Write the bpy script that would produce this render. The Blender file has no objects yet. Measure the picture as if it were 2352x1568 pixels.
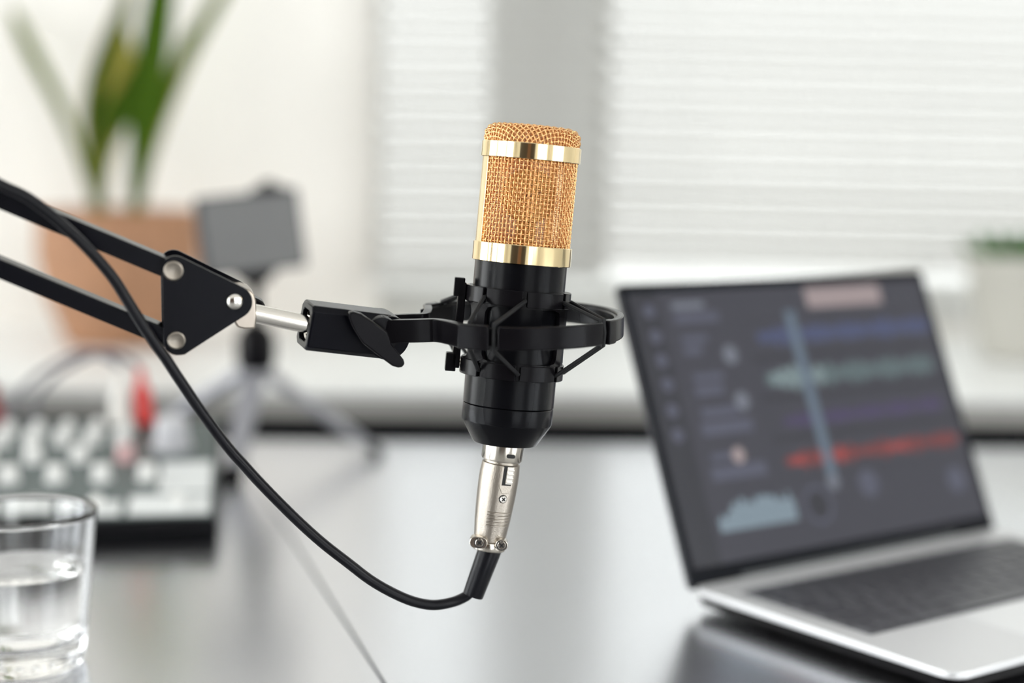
import bpy, bmesh, math, random
from mathutils import Vector as V, Matrix
random.seed(7)
sc = bpy.context.scene
COL = sc.collection
PI = math.pi
S, C_ = math.sin, math.cos

# ------------------------------------------------------------------ camera
F, PITCH, ROLL = 3700.0, 0.1152, 0.012
EYE = V((0, -0.8, 0.292))
_r0, _u0 = V((1, 0, 0)), V((0, S(PITCH), C_(PITCH)))
FWD = V((0, C_(PITCH), -S(PITCH)))
RGT = _r0 * C_(ROLL) + _u0 * S(ROLL)
UP = _u0 * C_(ROLL) - _r0 * S(ROLL)
cam = bpy.data.cameras.new('camera')
cam.sensor_width = 36
cam.lens = F * 36 / 2352
cam.clip_start = 0.01
cam.dof.use_dof = True
cam.dof.focus_distance = 0.790
cam.dof.aperture_fstop = 2.4
camo = bpy.data.objects.new('camera', cam)
m = Matrix((RGT, UP, -FWD)).transposed().to_4x4()
m.translation = EYE
camo.matrix_world = m
COL.objects.link(camo)
sc.camera = camo

EXPO = 1.13
# ------------------------------------------------------------------ world: even white overcast sky
w = bpy.data.worlds.new('overcast_sky')
sc.world = w
w.use_nodes = True
bg = w.node_tree.nodes['Background']
bg.inputs[0].default_value = (0.97, 1.0, 1.0, 1)
bg.inputs[1].default_value = 3.0
sc.view_settings.view_transform = 'Standard'
sc.view_settings.look = 'None'
sc.view_settings.gamma = 1
sc.view_settings.exposure = EXPO
sc.cycles.use_denoising = True
sc.cycles.max_bounces = 14
sc.cycles.diffuse_bounces = 6
sc.cycles.glossy_bounces = 6
sc.cycles.transmission_bounces = 10
sc.cycles.transparent_max_bounces = 16


# ------------------------------------------------------------------ pixel -> place helpers
def ray(px, py):
    return (FWD * F + RGT * (px - 1176) + UP * (784 - py)).normalized()


def U(px, py, depth):                     # on the upright plane at that distance from the camera
    d = ray(px, py)
    return EYE + d * (depth / d.y)


def T(px, py, z=0.0):                     # on a level plane
    d = ray(px, py)
    return EYE + d * ((z - EYE.z) / d.z)


# ------------------------------------------------------------------ materials
def mat(name, col, rough=0.5, metal=0.0, spec=0.5, noise=0.0, scale=200, bump=0.0, coat=0.0, aniso=0.0, tint=1.0):
    M = bpy.data.materials.new(name)
    M.use_nodes = True
    nt = M.node_tree
    b = nt.nodes['Principled BSDF']
    b.inputs['Base Color'].default_value = (*col, 1)
    b.inputs['Roughness'].default_value = rough
    b.inputs['Metallic'].default_value = metal
    b.inputs['Specular IOR Level'].default_value = spec
    b.inputs['Specular Tint'].default_value = (tint, tint, tint, 1)
    b.inputs['Coat Weight'].default_value = coat
    b.inputs['Anisotropic'].default_value = aniso
    if noise or bump:
        tc = nt.nodes.new('ShaderNodeTexCoord')
        n = nt.nodes.new('ShaderNodeTexNoise')
        n.inputs['Scale'].default_value = scale
        n.inputs['Detail'].default_value = 4
        nt.links.new(tc.outputs['Object'], n.inputs['Vector'])
        if noise:
            mx = nt.nodes.new('ShaderNodeMix')
            mx.data_type = 'RGBA'
            mx.inputs['A'].default_value = (*[c * (1 - noise) for c in col], 1)
            mx.inputs['B'].default_value = (*[min(1, c * (1 + noise)) for c in col], 1)
            nt.links.new(n.outputs['Fac'], mx.inputs['Factor'])
            nt.links.new(mx.outputs['Result'], b.inputs['Base Color'])
        if bump:
            bp = nt.nodes.new('ShaderNodeBump')
            bp.inputs['Strength'].default_value = bump
            bp.inputs['Distance'].default_value = 0.0004
            nt.links.new(n.outputs['Fac'], bp.inputs['Height'])
            nt.links.new(bp.outputs['Normal'], b.inputs['Normal'])
    return M


def emit(name, col, s=1.0, gloss=0.06):
    M = mat(name, (0.008, 0.008, 0.010), 0.22, 0, 0.25)
    b = M.node_tree.nodes['Principled BSDF']
    b.inputs['Emission Color'].default_value = (*col, 1)
    b.inputs['Emission Strength'].default_value = s * .8 * 2 ** -EXPO
    return M


def translucent(name, col, tcol, fac, noise=0.03):
    M = bpy.data.materials.new(name)
    M.use_nodes = True
    nt = M.node_tree
    nt.nodes.clear()
    o = nt.nodes.new('ShaderNodeOutputMaterial')
    mx = nt.nodes.new('ShaderNodeMixShader')
    d = nt.nodes.new('ShaderNodeBsdfDiffuse')
    t = nt.nodes.new('ShaderNodeBsdfTranslucent')
    n = nt.nodes.new('ShaderNodeTexNoise')
    n.inputs['Scale'].default_value = 30
    mc = nt.nodes.new('ShaderNodeMix')
    mc.data_type = 'RGBA'
    mc.inputs['A'].default_value = (*[c * (1 - noise) for c in col], 1)
    mc.inputs['B'].default_value = (*col, 1)
    nt.links.new(n.outputs['Fac'], mc.inputs['Factor'])
    nt.links.new(mc.outputs['Result'], d.inputs[0])
    t.inputs[0].default_value = (*tcol, 1)
    mx.inputs[0].default_value = fac
    nt.links.new(d.outputs[0], mx.inputs[1])
    nt.links.new(t.outputs[0], mx.inputs[2])
    nt.links.new(mx.outputs[0], o.inputs[0])
    return M


def glass(name, ior, col=(1, 1, 1), rough=0.0):
    M = mat(name, col, rough)
    b = M.node_tree.nodes['Principled BSDF']
    b.inputs['Transmission Weight'].default_value = 1
    b.inputs['IOR'].default_value = ior
    return M


def pane_mat():
    M = bpy.data.materials.new('window_glass')
    M.use_nodes = True
    nt = M.node_tree
    nt.nodes.clear()
    o = nt.nodes.new('ShaderNodeOutputMaterial')
    mx = nt.nodes.new('ShaderNodeMixShader')
    t = nt.nodes.new('ShaderNodeBsdfTransparent')
    g = nt.nodes.new('ShaderNodeBsdfGlossy')
    g.inputs['Roughness'].default_value = 0.01
    fr = nt.nodes.new('ShaderNodeFresnel')
    fr.inputs[0].default_value = 1.3
    nt.links.new(fr.outputs[0], mx.inputs[0])
    nt.links.new(t.outputs[0], mx.inputs[1])
    nt.links.new(g.outputs[0], mx.inputs[2])
    nt.links.new(mx.outputs[0], o.inputs[0])
    return M


def table_mat():
    M = mat('polished_dark_table', (0.028, 0.026, 0.027), 0.3, noise=0.35, scale=14)
    nt = M.node_tree
    b = nt.nodes['Principled BSDF']
    o = nt.nodes['Material Output']
    g = nt.nodes.new('ShaderNodeBsdfGlossy')
    g.inputs['Color'].default_value = (0.945, 0.96, 1.0, 1)
    g.inputs['Roughness'].default_value = 0.24
    lw = nt.nodes.new('ShaderNodeLayerWeight')
    lw.inputs[0].default_value = 0.5
    mr = nt.nodes.new('ShaderNodeMapRange')
    mr.inputs['To Min'].default_value = 0.3
    mr.inputs['To Max'].default_value = 0.98
    nt.links.new(lw.outputs['Facing'], mr.inputs['Value'])
    mx = nt.nodes.new('ShaderNodeMixShader')
    nt.links.new(mr.outputs[0], mx.inputs[0])
    nt.links.new(b.outputs[0], mx.inputs[1])
    nt.links.new(g.outputs[0], mx.inputs[2])
    nt.links.new(mx.outputs[0], o.inputs[0])
    return M


GOLD = mat('polished_gold', (0.93, 0.75, 0.44), 0.1, 1.0)
GOLDPOST = mat('satin_gold', (0.95, 0.77, 0.47), 0.22, 1.0)
MESH = mat('gold_wire', (0.80, 0.46, 0.205), 0.28, 1.0)
MESHIN = mat('inner_gold_gauze', (0.84, 0.46, 0.19), 0.35, 1.0)
CAPSULE = mat('brass_capsule', (0.58, 0.40, 0.13), 0.35, 1.0)
BLACKMET = mat('satin_black_metal', (0.003, 0.003, 0.004), 0.22, 0.0, 0.5, tint=0.17, bump=0.03, scale=900)
PLASTIC = mat('black_plastic', (0.0045, 0.004, 0.005), 0.24, 0.0, 0.5, tint=0.15, bump=0.04, scale=1500)
POWDER = mat('black_powder_coat', (0.0035, 0.0035, 0.0055), 0.24, 0.0, 0.5, tint=0.15, bump=0.03, scale=2500)
CORD = mat('black_elastic', (0.010, 0.010, 0.011), 0.6, 0, 0.3, bump=0.3, scale=3000)
RUBBER = mat('cable_rubber', (0.006, 0.006, 0.008), 0.3, 0, 0.5, tint=0.3, bump=0.03, scale=1500)
NICKEL = mat('satin_nickel', (0.40, 0.36, 0.31), 0.33, 1.0, bump=0.35, scale=1600)
CHROME = mat('bright_nickel', (0.80, 0.76, 0.70), 0.13, 1.0)
COLLAR = mat('collar_nickel', (0.52, 0.48, 0.42), 0.16, 1.0)
FORKM = mat('fork_steel', (0.38, 0.33, 0.28), 0.28, 1.0)
RIVET = mat('rivet_steel', (0.31, 0.275, 0.235), 0.45, 1.0)
DARK = mat('dark_recess', (0.006, 0.006, 0.006), 0.6)
WHITE = mat('white_paint', (0.86, 0.87, 0.86), 0.4, noise=0.02, scale=8)
CREAM = mat('cream_wall_paint', (0.91, 0.88, 0.835), 0.8, noise=0.015, scale=5)
ROOMW = mat('room_wall_paint', (0.86, 0.86, 0.85), 0.8, noise=0.02, scale=5)
GREYW = mat('grey_parapet_paint', (0.36, 0.35, 0.33), 0.8, noise=0.04, scale=6)
CEIL = mat('ceiling_paint', (0.88, 0.88, 0.87), 0.9, noise=0.01, scale=5)
FLOOR = mat('floor_boards', (0.48, 0.42, 0.35), 0.5, noise=0.2, scale=12)
WOODM = mat('brown_streak_wood', (0.16, 0.075, 0.04), 0.5, noise=0.3, scale=20)
WOODD = mat('dark_streak_wood', (0.035, 0.022, 0.016), 0.5, noise=0.3, scale=20)
SKYDIM = mat('sky_dimming_grey', (0.27, 0.27, 0.265), 0.9, noise=0.03, scale=1.5)  # grey of the added outside wall that dims the sky
PANE = pane_mat()
SLAT = translucent('white_blind_slat', (0.70, 0.695, 0.68), (0.82, 0.81, 0.785), 0.47)
TABLE = table_mat()
ALU = mat('laptop_aluminium', (0.74, 0.74, 0.75), 0.35, 1.0, bump=0.05, scale=2500)
ALUDARK = mat('dark_lid_aluminium', (0.045, 0.045, 0.05), 0.4, 0.8, bump=0.05, scale=2500)
ALUTOP = mat('laptop_deck', (0.66, 0.66, 0.67), 0.42, 0.35, bump=0.04, scale=2500)
KEY = mat('black_key', (0.04, 0.04, 0.048), 0.38)
BEZEL = mat('screen_glass', (0.005, 0.006, 0.009), 0.12, 0, 0.12)
GLASS = glass('clear_glass', 1.47)
WATER = glass('water', 1.33)
MIXBLK = mat('mixer_black_case', (0.004, 0.004, 0.005), 0.4, 0, .12, noise=0.1)
MIXPAN = mat('mixer_grey_panel', (0.10, 0.125, 0.125), 0.45, 0.2, noise=0.05)
MIXLT = mat('mixer_light_panel', (0.72, 0.74, 0.74), 0.45, noise=0.03)
KNOBW = mat('white_knob', (0.82, 0.82, 0.80), 0.3, noise=0.02)
KNOBP = mat('pink_knob', (0.66, 0.42, 0.42), 0.35, noise=0.02)
KNOBG = mat('grey_knob', (0.55, 0.55, 0.58), 0.3, noise=0.02)
REDP = mat('red_plug', (0.62, 0.025, 0.02), 0.35, noise=0.05)
REDD = mat('dark_red_plug', (0.20, 0.02, 0.02), 0.4, noise=0.05)
WHITEP = mat('white_plug', (0.74, 0.72, 0.68), 0.4, noise=0.03)
GREYC = mat('grey_cable', (0.16, 0.16, 0.19), 0.5, noise=0.05)
WICKER = mat('brown_wicker', (0.41, 0.215, 0.12), 0.75, noise=0.35, scale=60, bump=0.5)
LEAF = translucent('leaf_green', (0.10, 0.19, 0.022), (0.22, 0.34, 0.03), 0.42, 0.45)
LEAFD = translucent('leaf_dark_green', (0.055, 0.12, 0.014), (0.10, 0.17, 0.015), 0.35, 0.4)
LEAFY = translucent('leaf_yellow_green', (0.55, 0.50, 0.14), (0.62, 0.56, 0.15), 0.45, 0.2)
SUCC = translucent('succulent_green', (0.10, 0.22, 0.07), (0.10, 0.20, 0.05), 0.2, 0.3)
SOIL = mat('soil', (0.05, 0.035, 0.025), 0.9, noise=0.5, scale=120)
POT = mat('pale_stone_pot', (0.48, 0.465, 0.42), 0.6, noise=0.06, scale=30)
DEVGREY = mat('grey_device', (0.17, 0.17, 0.17), 0.45, 0.0, noise=0.05, scale=40)
DEVDARK = mat('dark_device_edge', (0.05, 0.055, 0.06), 0.45, noise=0.05)
TRILEG = mat('grey_tripod_leg', (0.34, 0.34, 0.37), 0.35, 0.3, noise=0.03)


# ------------------------------------------------------------------ mesh builder
class MB:
    def __init__(s):
        s.v, s.f, s.m = [], [], []

    def add(s, vs, fs, mi=0):
        k = len(s.v)
        s.v += [V(p) for p in vs]
        s.f += [tuple(i + k for i in f) for f in fs]
        s.m += [mi] * len(fs)
        return s

    def box(s, o, ex, ey, ez, mi=0):      # corner + three edge vectors
        o, ex, ey, ez = V(o), V(ex), V(ey), V(ez)
        vs = [o, o + ex, o + ex + ey, o + ey, o + ez, o + ex + ez, o + ex + ey + ez, o + ey + ez]
        fs = [(0, 3, 2, 1), (4, 5, 6, 7), (0, 1, 5, 4), (1, 2, 6, 5), (2, 3, 7, 6), (3, 0, 4, 7)]
        if ex.cross(ey).dot(ez) < 0:
            fs = [f[::-1] for f in fs]
        return s.add(vs, fs, mi)

    def cbox(s, c, ex, ey, ez, sx, sy, sz, mi=0):
        return s.box(V(c) - ex * sx / 2 - ey * sy / 2 - ez * sz / 2, ex * sx, ey * sy, ez * sz, mi)

    def prism(s, poly, ext, mi=0):        # closed outline of 3d points + extrusion vector
        n = len(poly)
        p0 = [V(p) for p in poly]
        nor = V((0, 0, 0))
        for i in range(n):
            nor += (p0[i] - p0[0]).cross(p0[(i + 1) % n] - p0[0])
        ext = V(ext)
        if nor.dot(ext) < 0:
            p0 = p0[::-1]
        vs = p0 + [p + ext for p in p0]
        fs = [tuple(range(n))[::-1], tuple(range(n, 2 * n))]
        fs += [(i, (i + 1) % n, n + (i + 1) % n, n + i) for i in range(n)]
        return s.add(vs, fs, mi)

    def lathe(s, prof, o, ex, ey, ez, n=48, mi=0, a0=0.0, a1=2 * PI, cap=True):
        # profile (r, t) along ez from o; closed round (or an arc)
        full = abs(a1 - a0 - 2 * PI) < 1e-6
        k = n if full else n + 1
        vs = []
        for r, t in prof:
            for i in range(k):
                a = a0 + (a1 - a0) * i / n
                vs.append(o + ez * t + (ex * S(a) - ey * C_(a)) * r)
        fs = []
        for j in range(len(prof) - 1):
            for i in range(n):
                i2 = (i + 1) % k
                fs.append((j * k + i, j * k + i2, (j + 1) * k + i2, (j + 1) * k + i))
        if cap and full:
            if prof[0][0] > 1e-7:
                fs.append(tuple(range(k))[::-1])
            if prof[-1][0] > 1e-7:
                b = (len(prof) - 1) * k
                fs.append(tuple(range(b, b + k)))
        return s.add(vs, fs, mi)

    def arc(s, o, ex, ey, ez, r0, r1, z0, z1, a0, a1, n=12, mi=0):   # annular block
        vs, fs = [], []
        for i in range(n + 1):
            a = a0 + (a1 - a0) * i / n
            d = ex * S(a) - ey * C_(a)
            vs += [o + d * r0 + ez * z0, o + d * r1 + ez * z0, o + d * r1 + ez * z1, o + d * r0 + ez * z1]
        for i in range(n):
            b, c = 4 * i, 4 * i + 4
            for q in range(4):
                fs.append((b + q, c + q, c + (q + 1) % 4, b + (q + 1) % 4))
        fs.append((0, 1, 2, 3))
        e = 4 * n
        fs.append((e + 3, e + 2, e + 1, e))
        return s.add(vs, fs, mi)

    def tube(s, pts, r, n=8, mi=0, cap=True):
        pts = [V(p) for p in pts]
        rs = r if isinstance(r, (list, tuple)) else [r] * len(pts)
        vs, fs = [], []
        up = None
        for i, p in enumerate(pts):
            t = (pts[min(i + 1, len(pts) - 1)] - pts[max(i - 1, 0)]).normalized()
            if up is None:
                up = t.orthogonal().normalized()
            up = (up - t * up.dot(t)).normalized()
            b = t.cross(up)
            for q in range(n):
                a = 2 * PI * q / n
                vs.append(p + (up * C_(a) + b * S(a)) * rs[i])
        for i in range(len(pts) - 1):
            for q in range(n):
                fs.append((i * n + q, i * n + (q + 1) % n, (i + 1) * n + (q + 1) % n, (i + 1) * n + q))
        if cap:
            fs.append(tuple(range(n))[::-1])
            e = (len(pts) - 1) * n
            fs.append(tuple(range(e, e + n)))
        return s.add(vs, fs, mi)

    def sweep(s, pts, w, h, up, mi=0):    # rectangular bar along a path: w sideways, h along up
        pts = [V(p) for p in pts]
        ws = w if isinstance(w, (list, tuple)) else [w] * len(pts)
        hs = h if isinstance(h, (list, tuple)) else [h] * len(pts)
        vs, fs = [], []
        for i, p in enumerate(pts):
            t = (pts[min(i + 1, len(pts) - 1)] - pts[max(i - 1, 0)]).normalized()
            sd = t.cross(up).normalized()
            u = sd.cross(t).normalized()
            a, b = sd * ws[i] / 2, u * hs[i] / 2
            vs += [p - a - b, p + a - b, p + a + b, p - a + b]
        for i in range(len(pts) - 1):
            b, c = 4 * i, 4 * i + 4
            for q in range(4):
                fs.append((b + q, b + (q + 1) % 4, c + (q + 1) % 4, c + q))
        fs.append((3, 2, 1, 0))
        e = 4 * (len(pts) - 1)
        fs.append((e, e + 1, e + 2, e + 3))
        return s.add(vs, fs, mi)

    def disc(s, c, nrm, r, h, n=20, mi=0, dome=0.0):
        nrm = V(nrm).normalized()
        ex = nrm.orthogonal().normalized()
        ey = nrm.cross(ex)
        prof = [(r, 0), (r, h * 0.7), (r * 0.88, h)]
        if dome:
            prof = [(r, 0), (r, h * .3)] + [(r * C_(q * PI / 10), h * .3 + dome * S(q * PI / 10)) for q in range(1, 5)] + [(r * .02, h * .3 + dome)]
        return s.lathe(prof, V(c), ex, ey, nrm, n, mi)

    def build(s, name, mats, parent=None, loc=None, smooth=38, bevel=0.0, seg=2, recalc=True):
        mats = mats if isinstance(mats, (list, tuple)) else [mats]
        off = V((0, 0, 0))
        if parent is not None:
            off = V(parent['_org'])
        elif loc is not None:
            off = V(loc)
        me = bpy.data.meshes.new(name)
        me.from_pydata([p - off for p in s.v], [], s.f)
        for x in mats:
            me.materials.append(x)
        me.polygons.foreach_set('material_index', s.m)
        if recalc:
            b = bmesh.new()
            b.from_mesh(me)
            bmesh.ops.recalc_face_normals(b, faces=b.faces)
            b.to_mesh(me)
            b.free()
        if smooth:
            me.shade_smooth()
            me.set_sharp_from_angle(angle=math.radians(smooth))
        me.update()
        o = bpy.data.objects.new(name, me)
        COL.objects.link(o)
        if parent is not None:
            o.parent = parent
        else:
            o.location = off
        o['_org'] = list(off)
        if bevel:
            bv = o.modifiers.new('bevel', 'BEVEL')
            bv.width = bevel
            bv.segments = seg
            bv.limit_method = 'ANGLE'
            bv.angle_limit = math.radians(40)
            bv.harden_normals = False
        return o


def tag(o, label=None, cat=None, group=None, kind=None):
    if label: o['label'] = label
    if cat: o['category'] = cat
    if group: o['group'] = group
    if kind: o['kind'] = kind
    return o


def thing(name, loc, label, cat, group=None):
    o = bpy.data.objects.new(name, None)
    o.empty_display_size = 0.02
    o.location = loc
    o['_org'] = list(loc)
    COL.objects.link(o)
    return tag(o, label, cat, group)


def rrect(w, h, r, n=5):                  # rounded rectangle outline, 2d, centred
    out = []
    for cx, cy, a in ((w / 2 - r, h / 2 - r, 0), (-w / 2 + r, h / 2 - r, PI / 2), (-w / 2 + r, -h / 2 + r, PI), (w / 2 - r, -h / 2 + r, 1.5 * PI)):
        for i in range(n + 1):
            q = a + PI / 2 * i / n
            out.append((cx + r * C_(q), cy + r * S(q)))
    return out


def smooth_path(pts, k=6):                # Catmull-Rom
    pts = [V(p) for p in pts]
    P = [pts[0] * 2 - pts[1]] + pts + [pts[-1] * 2 - pts[-2]]
    out = []
    for i in range(1, len(P) - 2):
        for q in range(k):
            t = q / k
            a, b, c, d = P[i - 1], P[i], P[i + 1], P[i + 2]
            out.append(0.5 * ((2 * b) + (c - a) * t + (2 * a - 5 * b + 4 * c - d) * t * t + (3 * b - a - 3 * c + d) * t ** 3))
    out.append(pts[-1])
    return out


X, Y, Z = V((1, 0, 0)), V((0, 1, 0)), V((0, 0, 1))

# ================================================================== ROOM
XL, XR, YF, YB, ZF, ZC = -2.6, 3.0, -3.4, 1.55, -0.74, 1.95
PY = 0.95                                   # front face of the parapet below the window
SILL = 0.0335


def slab(name, lo, hi, M, **k):
    b = MB().box(lo, X * (hi[0] - lo[0]), Y * (hi[1] - lo[1]), Z * (hi[2] - lo[2]))
    return tag(b.build(name, M, loc=lo, smooth=0), kind='structure')


def wall_with_hole(name, axis, pos, th, a0, a1, z0, z1, holes, M):
    """wall standing at axis=pos, spanning a0..a1, with rectangular holes (h0,h1,hz0,hz1)"""
    b = MB()
    cuts = [(a0, a1, z0, z1)]
    cur = a0
    for h0, h1, hz0, hz1 in holes:
        segs = [(cur, h0, z0, z1), (h0, h1, z0, hz0), (h0, h1, hz1, z1)]
        for s in segs:
            if s[1] - s[0] > 1e-4 and s[3] - s[2] > 1e-4:
                _wbox(b, axis, pos, th, s)
        cur = h1
    if a1 - cur > 1e-4:
        _wbox(b, axis, pos, th, (cur, a1, z0, z1))
    loc = V((a0, pos, z0)) if axis == 'y' else V((pos, a0, z0))
    return tag(b.build(name, M, loc=loc, smooth=0), kind='structure')


def _wbox(b, axis, pos, th, s):
    if axis == 'y':
        b.box((s[0], pos, s[2]), X * (s[1] - s[0]), Y * th, Z * (s[3] - s[2]))
    else:
        b.box((pos, s[0], s[2]), X * th, Y * (s[1] - s[0]), Z * (s[3] - s[2]))


slab('floor', (XL, YF, ZF - 0.05), (XR, YB, ZF), FLOOR)
slab('ceiling', (XL, YF, ZC), (XR, YB, ZC + 0.05), CEIL)
WX0, WX1, WZ0, WZ1 = U(866, 400, YB + .8).x, 1.06, SILL + 0.012, 1.75
wall_with_hole('wall_back', 'y', YB, 0.1, XL, XR, ZF, ZC, [(WX0, WX1, WZ0, WZ1)], CREAM)
wall_with_hole('wall_left', 'x', XL - 0.2, 0.2, YF, YB, ZF, ZC, [(-3.0, 1.1, -0.1, 1.85)], ROOMW)
wall_with_hole('wall_right', 'x', XR, 0.2, YF, YB, ZF, ZC, [(-2.6, -0.6, 0.1, 1.75)], ROOMW)
wall_with_hole('wall_front', 'y', YF - 0.2, 0.2, XL, XR, ZF, ZC, [(-1.7, 0.5, ZF, 1.45), (0.9, 2.5, 0.1, 1.75)], ROOMW)
slab('wall_parapet', (XL, PY, ZF), (XR, YB, SILL - 0.006), GREYW)
sill = MB().box((XL, PY - 0.004, SILL - 0.006), X * (XR - XL), Y * (YB - PY + 0.004), Z * 0.006)
tag(sill.build('trim_1', WHITE, loc=(XL, PY, SILL - 0.006), smooth=0), kind='structure')


shade_strip = MB().box((XL, PY - .008, -.06), X * (XR - XL), Y * .008, Z * .063)  # dark strip standing in for the shade low on the parapet
tag(shade_strip.build('parapet_shade', POWDER, loc=(XL, PY - .008, -.06), smooth=0), kind='structure')


def window(name, axis, pos, a0, a1, z0, z1, mull, fw=0.05, dp=0.05, fb=None):
    fb = fb or fw
    loc = V((a0, pos, z0)) if axis == 'y' else V((pos, a0, z0))
    root = bpy.data.objects.new(name, None)
    root.location = loc
    root['_org'] = list(loc)
    COL.objects.link(root)
    tag(root, kind='structure')
    b = MB()
    for s in ((a0, a0 + fw, z0, z1), (a1 - fw, a1, z0, z1), (a0 + fw, a1 - fw, z0, z0 + fb), (a0 + fw, a1 - fw, z1 - fw, z1)):
        _wbox(b, axis, pos, dp, s)
    b.build('window_frame', WHITE, root, smooth=0)
    edges = [a0 + fw]
    for c, mwid in mull:
        q = MB()
        _wbox(q, axis, pos - 0.02, dp + 0.04, (c - mwid / 2, c + mwid / 2, z0 + fb, z1 - fw))
        q.build('mullion', WHITE, root, smooth=0)
        edges += [c - mwid / 2, c + mwid / 2]
    edges.append(a1 - fw)
    for i in range(0, len(edges), 2):
        q = MB()
        _wbox(q, axis, pos + dp * .4, 0.004, (edges[i], edges[i + 1], z0 + fb, z1 - fw))
        q.build('pane', PANE, root, smooth=0)
    return root


mx0, mx1 = U(1122, 300, YB + .9).x, U(1400, 300, YB + .9).x
window('window_1', 'y', YB + .102, WX0 - .06, WX1 + .06, WZ0 - .02, WZ1 + .06, [((mx0 + mx1) / 2, mx1 - mx0)], fw=0.06, fb=0.109 - (WZ0 - .02))
window('window_2', 'x', XL - 0.14, -3.0, 1.1, -0.1, 1.85, [(-0.2, 0.22), (-1.6, 0.2)])
window('window_3', 'x', XR + 0.08, -2.6, -0.6, 0.1, 1.75, [(-1.6, 0.08)])
window('window_4', 'y', YF - 0.14, 0.9, 2.5, 0.1, 1.75, [(1.7, 0.08)])
b = MB().box((-1.7, YF - 0.12, ZF), X * 2.2, Y * .05, Z * (1.45 - ZF))
dr = tag(b.build('added_dark_door', WOODD, loc=(-1.7, YF - .12, ZF), smooth=0), kind='structure')  # added unseen door, sized to put dark streaks in the gold bands
for i in range(4):
    for j in range(3):
        b = MB().box((-1.62 + i * .53, YF - 0.072, ZF + .15 + j * .68), X * .45, Y * .012, Z * .55)
        b.build('added_door_panel', WOODM if i == 2 else WOODD, dr, smooth=0, bevel=0.004)  # one browner panel for the brown streak in the bands
b = MB().tube([(-.52, YF - .07, .3), (-.52, YF - .01, .3), (-.62, YF - .01, .3)], 0.009, 10)
b.build('added_door_handle', CHROME, dr)


slab('sky_dimming_wall', (-9, 6.0, -4), (11, 6.3, 9), SKYDIM)  # added wall beyond the window, dims the sky between the slats


def portal(loc, rot, sx, sy):
    L = bpy.data.lights.new('daylight_portal', 'AREA')
    L.shape = 'RECTANGLE'
    L.size, L.size_y = sx, sy
    L.cycles.is_portal = True
    o = bpy.data.objects.new('daylight_portal', L)
    o.location = loc
    o.rotation_euler = rot
    COL.objects.link(o)


portal(((WX0 + WX1) / 2, YB + .2, (WZ0 + WZ1) / 2), (-PI / 2, 0, 0), WX1 - WX0, WZ1 - WZ0)
portal((XL - .16, -.95, .875), (0, -PI / 2, 0), 1.95, 4.1)
portal((XR + .16, -1.6, .925), (0, PI / 2, 0), 1.65, 2.0)
portal((1.7, YF - .16, .925), (PI / 2, 0, 0), 1.6, 1.65)

# ------------------------------------------------------------------ venetian blinds
YBL = YB - .035


def blind(name, x0, x1, zbot, ztop, pitch, width, tilt, slope, phase, label):
    root = thing(name, ((x0 + x1) / 2, YBL, zbot), label, 'blind', 'white venetian blinds at the window')
    n = int((ztop - zbot) / pitch)
    k = 5
    vs, fs = [], []
    L = (x1 - x0) / 2
    for sx in (-L, L):
        for j in range(k + 1):
            t = (j / k - .5) * width
            bow = (1 - (2 * j / k - 1) ** 2) * width * 0.09
            y, z = t * C_(tilt) - bow * S(tilt), t * S(tilt) + bow * C_(tilt)
            vs += [(sx, y, z), (sx, y + .0004 * S(tilt), z - .0004 * C_(tilt))]
    r = 2 * (k + 1)
    for j in range(k):
        a = 2 * j
        fs += [(a, a + 2, r + a + 2, r + a), (a + 1, r + a + 1, r + a + 3, a + 3)]
    fs += [(0, r, r + 1, 1), (2 * k, 2 * k + 1, r + 2 * k + 1, r + 2 * k)]
    me = bpy.data.meshes.new('slat')
    me.from_pydata(vs, [], fs)
    me.materials.append(SLAT)
    me.shade_smooth()
    me.set_sharp_from_angle(angle=math.radians(40))
    for i in range(n):
        o = bpy.data.objects.new('slat', me)
        COL.objects.link(o)
        o.parent = root
        o.location = (0, random.uniform(-.0006, .0006), phase + pitch * (i + .55))
        o.rotation_euler = (random.uniform(-.02, .02), slope * min(1, .55 + i * .02) + random.uniform(-.0008, .0008), 0)
    mid = V(((x0 + x1) / 2, YBL, zbot))
    b = MB().cbox(mid + Z * (-.004), (X - Z * slope * .55).normalized(), Y, Z, x1 - x0, width * .8, .012)
    b.build('bottom_rail', WHITE, root, smooth=0, bevel=.002)
    b = MB().box((x0, YBL - .022, ztop), X * (x1 - x0), Y * .044, Z * .04)
    b.build('head_rail', WHITE, root, smooth=0, bevel=.003)
    for fx in (.12, .5, .88):
        for dy in (-width * .5, width * .5):
            xx = x0 + (x1 - x0) * fx
            MB().tube([(xx, YBL + dy * .9, zbot), (xx, YBL + dy * .9, ztop)], .0006, 5).build('ladder_cord', WHITE, root)
    return root


bx0, bx1, bx2 = U(852, 400, YBL + .8).x, U(1382, 400, YBL + .8).x, 1.06
zb = U(1100, 640, YBL + .8).z
blind('venetian_blind', bx0, bx1, zb, 1.70, 0.0352, 0.040, 0.70, 0.0, 0.0,
      'narrower white venetian blind behind the microphone, hanging beside the cream wall')
blind('venetian_blind', bx1 + .001, bx2, zb + .002, 1.70, 0.0352, 0.040, 0.70, 0.017, 0.012,
      'wider white venetian blind hanging behind the open laptop')

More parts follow.
